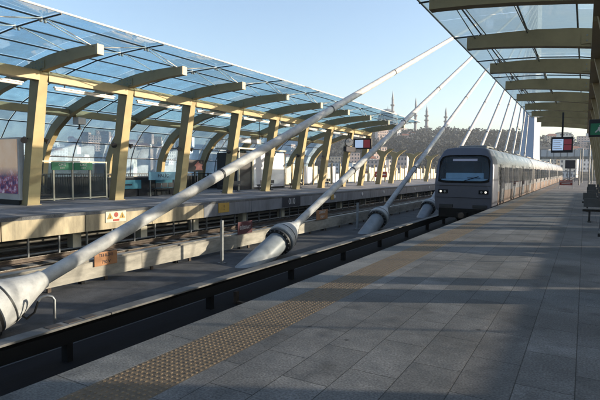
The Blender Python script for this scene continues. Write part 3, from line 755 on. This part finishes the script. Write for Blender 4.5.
# red folding barrier
t = thing('barrier_board', 'red and white folding barrier standing on the platform beside the train', 'barrier', (-1.65, 58, 0))
b = MB(); b.box(-2.3, -1.0, 57.97, 58.03, .32, .82, .01); b.build('board', 'red', t)
b = MB(); b.box(-2.22, -1.08, 57.955, 57.969, .62, .70); b.box(-2.05, -1.25, 57.955, 57.969, .44, .50); b.build('white_stripe', 'cone_white', t)
for x in (-2.3, -1.06):
    b = MB(); b.box(x, x + .06, 57.9, 57.96, 0, .95); b.box(x, x + .06, 58.04, 58.3, 0, .05); b.build('leg', 'cone_white', t)
# far end of the near platform
t = thing('platform_end_gate', 'pale metal gate and fence closing the far end of the platform', 'gate', (2, 96, 0))
for k in range(10):
    b = MB(); x = -2.6 + k * 1.1; b.box(x, x + .09, 96, 96.09, 0, 2.3); b.build('post', 'galv', t)
for z in (.3, 1.2, 2.2):
    b = MB(); b.box(-2.6, 8, 96.02, 96.07, z, z + .07); b.build('rail', 'galv', t)
t = thing('equipment_cabinet', 'dark signal cabinet on a post at the far platform end', 'cabinet', (-1.9, 80, 0))
b = MB(); b.box(-2.5, -1.2, 80, 80.5, 2.2, 3.4, .03); b.build('casing', 'navy', t)
b = MB(); b.box(-1.95, -1.75, 80.2, 80.35, 0, 2.2); b.build('post', 'galv', t)
for i, (x, y, h) in enumerate(((.4, 66, 5.2), (-.6, 73, 4.6), (.9, 84, 6.2), (-.4, 90, 5.4), (2.0, 70, 5.0))):
    t = thing('lamp_post', '%s slim grey lamp post beyond the canopy on the near platform' % ORD[i], 'lamp post', (x, y, 0), 'lamp posts past the canopy end')
    b = MB(); b.tube([(x, y, 0), (x, y, h)], [.09, .06], 10); b.build('shaft', 'galv', t)
    b = MB(); b.box(x - .7, x + .05, y - .1, y + .1, h, h + .1, .02); b.build('lamp_head', 'white', t)
# footbridge over the line beyond the platforms
t = thing('footbridge', 'pale footbridge crossing the tracks beyond the end of the train', 'footbridge', (-4, 140, 0))
b = MB(); b.box(-16, 6.5, 138.5, 142, 4.9, 5.5); b.build('deck', 'cover_pale', t)
b = MB(); b.box(-16, 6.5, 138.42, 138.5, 5.5, 7.1); b.build('side_panel', 'white', t)
for k in range(16):
    b = MB(); b.box(-16 + k * 1.5, -15.85 + k * 1.5, 138.3, 138.418, 5.0, 7.4); b.build('mullion', 'galv', t)
for x in (-15.5, 1.2, 5.8):
    b = MB(); b.box(x, x + .8, 139.5, 140.5, DZ, 4.9); b.build('pier', 'fascia', t)

# ------------------------------------------------------------------ far platform furniture
t = thing('poster_case', 'tall lit advertising case with a warm coloured poster beside the first column', 'advertising case', (-22.6, 12.5, 0))
b = MB(); b.box(-24.0, -21.5, 12.5, 12.75, .22, 3.0, .02); b.build('frame', 'white', t)
pm = bpy.data.materials.new('poster print'); pm.use_nodes = True
pt = pm.node_tree; pb = pt.nodes['Principled BSDF']; pb.inputs['Roughness'].default_value = .25
tc = pt.nodes.new('ShaderNodeTexCoord'); sp = pt.nodes.new('ShaderNodeSeparateXYZ'); pt.links.new(tc.outputs['Object'], sp.inputs[0])
n_ = pt.nodes.new('ShaderNodeTexNoise'); n_.inputs['Scale'].default_value = 5; n_.inputs['Detail'].default_value = 3; pt.links.new(tc.outputs['Object'], n_.inputs['Vector'])
hs = pt.nodes.new('ShaderNodeValToRGB'); pt.links.new(n_.outputs['Fac'], hs.inputs[0])
for e_, (p_, c_) in zip([hs.color_ramp.elements[0], hs.color_ramp.elements[1]] + [hs.color_ramp.elements.new(q) for q in (.45, .52, .58)], ((.3, (.03, .03, .09, 1)), (.75, (.36, .30, .36, 1)), (.45, (.10, .06, .16, 1)), (.52, (.22, .05, .06, 1)), (.58, (.25, .16, .30, 1)))):
    e_.position = p_; e_.color = c_
up = pt.nodes.new('ShaderNodeTexNoise'); up.inputs['Scale'].default_value = 1.6; pt.links.new(tc.outputs['Object'], up.inputs['Vector'])
cr = pt.nodes.new('ShaderNodeValToRGB'); cr.color_ramp.elements[0].color = (.62, .36, .20, 1); cr.color_ramp.elements[1].color = (.70, .55, .42, 1); pt.links.new(up.outputs['Fac'], cr.inputs[0])
mr = pt.nodes.new('ShaderNodeMapRange'); mr.inputs[1].default_value = 1.25; mr.inputs[2].default_value = 1.7; pt.links.new(sp.outputs[2], mr.inputs[0])
mx = pt.nodes.new('ShaderNodeMix'); mx.data_type = 'RGBA'; pt.links.new(mr.outputs[0], mx.inputs[0]); pt.links.new(hs.outputs[0], mx.inputs[6]); pt.links.new(cr.outputs[0], mx.inputs[7])
pt.links.new(mx.outputs[2], pb.inputs['Base Color']); pt.links.new(mx.outputs[2], pb.inputs['Emission Color']); pb.inputs['Emission Strength'].default_value = .1
b = MB(); b.box(-23.9, -21.6, 12.48, 12.498, .5, 2.92); b.build('poster', pm, t)
b = MB(); b.box(-23.9, -21.6, 12.52, 12.72, 0, .22); b.build('plinth', 'dark', t)

# stair enclosure: steps, balustrade, handrails
t = thing('staircase', 'dark stairs going down behind the glass balustrade on the far platform', 'stairs', (-25, 19, 0))
for k in range(10):
    b = MB(); b.box(HX0, HX1, HY0 + .3 + k * .34, HY0 + .64 + k * .34, -.16 * (k + 1) - .3, -.16 * (k + 1)); b.build('step', 'stone_b', t)
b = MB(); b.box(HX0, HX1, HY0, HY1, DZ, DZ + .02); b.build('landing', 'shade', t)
for x in (-25.9, -24.5):
    b = MB(); b.tube([(x, HY0 + .2, 1.0), (x, HY0 + .6, 1.0), (x, HY0 + 4.0, -.6)], .03, 8); b.tube([(x, HY0 + .6, 1), (x, HY0 + .6, -.1)], .025, 8); b.build('handrail', 'galv', t)
t = thing('balustrade', 'pale framed smoky glass balustrade around the stairs between two columns', 'balustrade', (-23.2, 16, 0))
ysb = [14.15, 15.2, 16.25, 17.3, 18.35]
for y in ysb:
    b = MB(); b.box(-23.2, -23.12, y - .04, y + .04, 0, 2.02); b.build('post', 'cream', t)
for a, c in zip(ysb, ysb[1:]):
    b = MB(); b.box(-23.165, -23.15, a + .05, c - .05, .12, 1.9); b.build('glass_pane', 'rail_glass', t)
    b = MB(); b.box(-23.19, -23.13, a + .042, c - .042, 1.96, 2.02); b.build('rail', 'cream', t)
    b = MB(); b.box(-23.19, -23.13, a + .042, c - .042, .05, .11); b.build('rail', 'cream', t)
for i, (a, c) in enumerate(((15.05, 16.2), (16.3, 17.4))):
    t = thing('exit_board', 'green exit board on the glass balustrade, %s' % ('nearer the first column' if i == 0 else 'nearer the second column'), 'sign', (-23.1, a, 1.6), 'green exit boards over the stairs')
    b = MB(); b.box(-23.11, -23.05, a, c, 1.56, 1.95, .01); b.build('plate', 'green', t)
    word('ÇIKIŞ', .17, 'white', at(-23.045, (a + c) / 2, 1.83, FACE_TRACK), parent=t); word('EXIT', .13, 'white', at(-23.045, (a + c) / 2, 1.66, FACE_TRACK), parent=t)
t = thing('rear_railing', 'dark railing with close bars along the back of the far platform', 'railing', (-27.4, 20, 0))
for k in range(9):
    y = 8.4 + k * 4.65; b = MB(); b.box(-27.3, -27.22, y, y + .08, 0, 1.35); b.build('post', 'dark', t)
    b = MB()
    for q in range(28): b.box(-27.27, -27.245, y + .12 + q * .16, y + .15 + q * .16, .1, 1.25)
    b.box(-27.29, -27.23, y + .08, y + 4.65, 1.25, 1.31); b.box(-27.29, -27.23, y + .08, y + 4.65, .05, .1); b.build('bar_panel', 'dark', t)
# parapet and signs between the second and third columns
t = thing('parapet', 'low dark stair parapet behind the station name board', 'parapet', (-23.3, 22, 0))
b = MB(); b.box(-23.38, -23.28, 18.6, 24.7, 0, 1.12); b.build('panel', 'shade', t)
b = MB(); b.box(-23.40, -23.26, 18.6, 24.7, 1.12, 1.18); b.build('coping', 'galv', t)
t = thing('station_name_board', 'pale blue station name board between the second and third columns', 'sign', (-22.5, 22, 0))
b = MB(); b.box(-22.54, -22.48, 20.85, 23.2, .98, 1.47, .01); b.build('plate', 'blue', t)
word('HALİÇ', .30, 'ink', at(-22.475, 22.0, 1.23, FACE_TRACK), parent=t)
for y in (21.0, 23.0):
    b = MB(); b.box(-22.6, -22.545, y, y + .06, 0, 1.4); b.build('leg', 'galv', t)
t = thing('advert_board', 'teal board standing below the station name board', 'sign', (-23.2, 22.6, 0))
b = MB(); b.box(-23.27, -23.2, 22.1, 23.5, .42, .96, .01); b.build('plate', 'cyan', t)
b = MB(); b.box(-23.199, -23.19, 22.3, 23.0, .62, .72); b.build('text_row', 'white', t)
b = MB(); b.box(-23.25, -23.22, 22.2, 22.26, 0, .42); b.box(-23.25, -23.22, 23.3, 23.36, 0, .42); b.build('leg', 'dark', t)
t = thing('advert_board', 'teal board low on the parapet beside the second column', 'sign', (-23.2, 19.8, 0))
b = MB(); b.box(-23.27, -23.2, 18.9, 20.9, .45, .98, .01); b.build('plate', 'cyan', t)
b = MB(); b.box(-23.199, -23.19, 19.3, 20.2, .66, .74); b.build('text_row', 'ink', t)
b = MB(); b.box(-23.25, -23.22, 19.0, 19.06, 0, .45); b.box(-23.25, -23.22, 20.7, 20.76, 0, .45); b.build('leg', 'dark', t)
t = thing('dark_display', 'black display box with a reddish picture behind the third column', 'display', (-22.5, 25, 1.5))
b = MB(); b.box(-22.7, -22.5, 24.15, 25.75, 1.48, 2.28, .02); b.build('casing', 'navy', t)
b = MB(); b.prism([(24.9, 1.6), (25.6, 1.6), (25.5, 1.85), (25.65, 1.95), (25.3, 2.05), (25.2, 2.2), (25.0, 2.05), (24.8, 1.9), (25.0, 1.8)], -22.498, -22.49, 'X'); b.build('picture', mat('reddish print', (.5, .2, .18), .4, var=.4, scale=8), t)
b = MB(); b.box(-22.64, -22.56, 24.9, 25.0, 0, 1.48); b.build('post', 'dark', t)
for i, (x, y, lab) in enumerate(((-23.0, 21.4, 'in front of the station name board'), (-23.0, 28.0, 'between the third and fourth columns'), (-22.9, 32.4, 'in front of the lift'), (-23.0, 37.5, 'right of the lift'), (-23.0, 43.2, 'near the hanging clock'))):
    bench('', x, x, y, 'grey metal bench on the far platform %s' % lab, 'benches on the far platform', along='Y', L=2.1)
# hanging sign
t = thing('hanging_sign', 'grey hanging sign on two rods under the left canopy', 'sign', (-22, 30, 3.8))
b = MB(); b.box(-22.06, -21.94, 28.4, 31.8, 3.62, 4.0, .01); b.build('plate', 'sleeve', t)
b = MB(); b.box(-21.938, -21.93, 28.7, 31.5, 3.7, 3.9); b.build('text_field', 'frost', t)
for y in (28.6, 31.6):
    b = MB(); b.tube([(-22, y, 4.0), (-22, y, 5.7)], .025, 6); b.build('rod', 'dark', t)
# lift with frosted panels
t = thing('lift_shaft', 'lift with tall frosted white panels and dark door on the far platform', 'lift', (-24, 35, 0))
b = MB(); b.box(-26.2, -24.12, 31.6, 38.6, 0, 3.0); b.build('core', 'shade', t)
for a, c in ((33.7, 35.8), (36.3, 38.5)):
    b = MB(); b.box(-24.115, -24.0, a, c, .15, 3.15, .02); b.build('panel', 'frost', t)
for y in (31.6, 33.5, 35.95, 38.55):
    b = MB(); b.box(-24.13, -23.98, y, y + .12, 0, 3.3); b.build('post', 'cream', t)
b = MB(); b.box(-26.3, -23.9, 31.5, 38.75, 3.3, 3.42); b.build('roof', 'cream', t)
# clock and screen at the canopy end
t = thing('station_clock', 'round white station clock hanging near the left canopy end', 'clock', (-20.3, 45, 4))
b = MB(); b.box(-20.6, -20.25, 44.0, 46.2, 3.5, 4.0, .02); b.build('sign_box', 'navy', t)
b = MB(); b.axial((-20.5, 45.1, 4.45), (.55, -.83, 0), [(-.12, .42), (.12, .42), (.13, .4)], 28); cf = b.build('case', 'navy', t)
b = MB(); b.axial((-20.5 + .55 * .131, 45.1 - .83 * .131, 4.45), (.55, -.83, 0), [(0, .37), (.012, .37)], 28); b.build('dial', 'cone_white', cf)
u_ = Vector((.83, .55, 0)); c0 = Vector((-20.5 + .55 * .15, 45.1 - .83 * .15, 4.45))
b = MB(); b.tube([c0, c0 + u_ * .17 + Vector((0, 0, .08))], .022, 6); b.tube([c0, c0 - u_ * .05 + Vector((0, 0, .28))], .016, 6); b.build('hands', 'ink', cf)
b = MB(); b.tube([(-20.5, 45.1, 4.87), (-20.5, 45.1, 5.6)], .04, 8); b.build('rod', 'dark', t)
t = thing('information_screen', 'hanging screen with pale and red fields beside the round clock', 'screen', (-20, 48, 4))
b = MB(); b.box(-21.0, -19.0, 47.3, 47.6, 3.85, 4.95, .03); b.build('casing', 'navy', t)
b = MB(); b.box(-20.8, -19.9, 47.285, 47.298, 4.0, 4.8); b.build('pale_field', 'screen_b', t)
b = MB(); b.box(-19.85, -19.15, 47.285, 47.298, 4.0, 4.8); b.build('red_field', 'screen_r', t)
b = MB(); b.tube([(-20, 47.45, 4.95), (-20, 47.45, 5.7)], .05, 8); b.build('rod', 'dark', t)
# tube lights under the eaves beam, loudspeakers and cameras on the left canopy
for i, y in enumerate(FY[2:-1]):
    t = thing('tube_light', 'white tube light in the %s bay of the left canopy' % ORD[i], 'light', (-20.3, y + 2.3, 5.2), 'tube lights under the left canopy beam')
    b = MB(); b.tube([(-20.55, y + .75, 5.16), (-20.55, y + 3.9, 5.16)], .055, 10); b.build('tube', 'tube', t)
    b = MB(); b.box(-20.62, -20.48, y + .7, y + 3.95, 5.22, 5.27)
    for q in (1.2, 3.4): b.box(-20.57, -20.53, y + q, y + q + .04, 5.27, 5.38)
    b.build('batten', 'white', t)
for i, y in enumerate(FY[3:-2]):
    t = thing('loudspeaker_pair', 'pair of dark loudspeakers on the %s left column' % ORD[i], 'loudspeaker', (-21.1, y, 2.9), 'loudspeakers on the left columns')
    for q in (-1, 1):
        b = MB(); b.axial((-21.0 + .0, y + q * .42, 2.95), (.6, q * .4, -.35), [(0, .07), (.16, .085), (.26, .14), (.28, .14)], 14); b.build('horn', 'dark', t)
    b = MB(); b.box(-21.12, -21.04, y - .45, y + .45, 2.9, 2.96); b.build('bracket', 'dark', t)
t = thing('security_camera', 'white box with a dome camera under the left canopy rear beam', 'camera', (-25, 17.9, 4.4))
b = MB(); b.box(-25.1, -24.6, 17.7, 18.2, 4.12, 4.5, .02); b.build('housing', 'white', t)
b = MB(); b.tube([(-24.85, 17.95, 4.12), (-24.85, 17.95, 3.98)], .05, 8); dome(b, -24.85, 17.95, 3.84, .12, 1.1, 12); b.build('dome', 'dark', t)
# cream screen fence along the back of the open part of the far platform
t = thing('screen_fence', 'cream screen fence of tall panels behind the far platform past the lift', 'fence', (-26.5, 60, 0))
k = 0; y = 39.5
while y < 104:
    b = MB(); b.box(-26.6, -26.48, y, y + .14, 0, 2.5); b.build('post', 'beige', t)
    b = MB(); b.box(-26.56, -26.52, y + .16, y + 1.0, .15, 2.1); b.box(-26.56, -26.52, y + 1.15, y + 2.1, .15, 1.2 + .8 * (k % 2)); b.build('panel', 'cream' if k % 3 else 'frost', t)
    y += 2.32; k += 1
t = thing('red_sign', 'red sign with white stripe standing before the cream fence', 'sign', (-25, 66, 0))
b = MB(); b.box(-25.9, -24.1, 66, 66.06, .7, 1.5, .01); b.build('plate', 'red', t)
b = MB(); b.box(-25.7, -24.3, 65.985, 65.998, 1.0, 1.18); b.build('stripe', 'cone_white', t)
for x in (-25.6, -24.5):
    b = MB(); b.box(x, x + .08, 66.061, 66.13, 0, 1.3); b.build('leg', 'galv', t)

# cables and a drain on the near track floor
t = thing('floor_conduit', 'pair of black conduits along the dark floor beside the third rail', 'conduit', (-7.1, 10, DZ))
for x, r in ((-7.05, .035), (-6.93, .025)):
    b = MB(); b.tube([(x + .02 * math.sin(k * 1.7), -20 + k * 4, DZ + r) for k in range(34)], r, 8); b.build('conduit', 'black', t)
t = thing('floor_drain', 'shallow concrete drain channel on the near track floor', 'drain', (-6.4, 10, DZ))
b = MB(); b.box(-6.75, -6.68, -20, 110, DZ, DZ + .06); b.box(-6.4, -6.33, -20, 110, DZ, DZ + .06); b.build('kerb', 'trench', t)
# ------------------------------------------------------------------ air
hz = bpy.data.materials.new('pale air'); hz.use_nodes = True
ht = hz.node_tree; ht.nodes.clear()
ho = ht.nodes.new('ShaderNodeOutputMaterial'); hv = ht.nodes.new('ShaderNodeVolumePrincipled')
hv.inputs['Color'].default_value = (.78, .88, 1, 1); hv.inputs['Density'].default_value = .0002; hv.inputs['Anisotropy'].default_value = 0
ht.links.new(hv.outputs[0], ho.inputs['Volume'])
b = MB(); b.box(-1600, 1600, -1600, 1600, -19, 165); tag(b.build('haze', hz), 'pale haze over the water and the hill', 'haze', kind='stuff')

b = MB(); b.box(XC - 1.36, XC + 1.36, 26.288, 26.305, .93, .945); b.box(XC - 1.36, XC + 1.36, 26.288, 26.31, .30, .318); b.build('nose_seam', 'black', tn)
b = MB(); b.axial((XC, 26.35, -.6), (0, -1, 0), [(0, .16), (.35, .16), (.36, .11)], 16); b.build('coupler', 'steel', tn)
for q in (-1.2, .5):
    b = MB(); b.box(XC + q, XC + q + .7, 26.27, 26.4, -.22, -.05, .02); b.build('bumper', 'dark', tn)
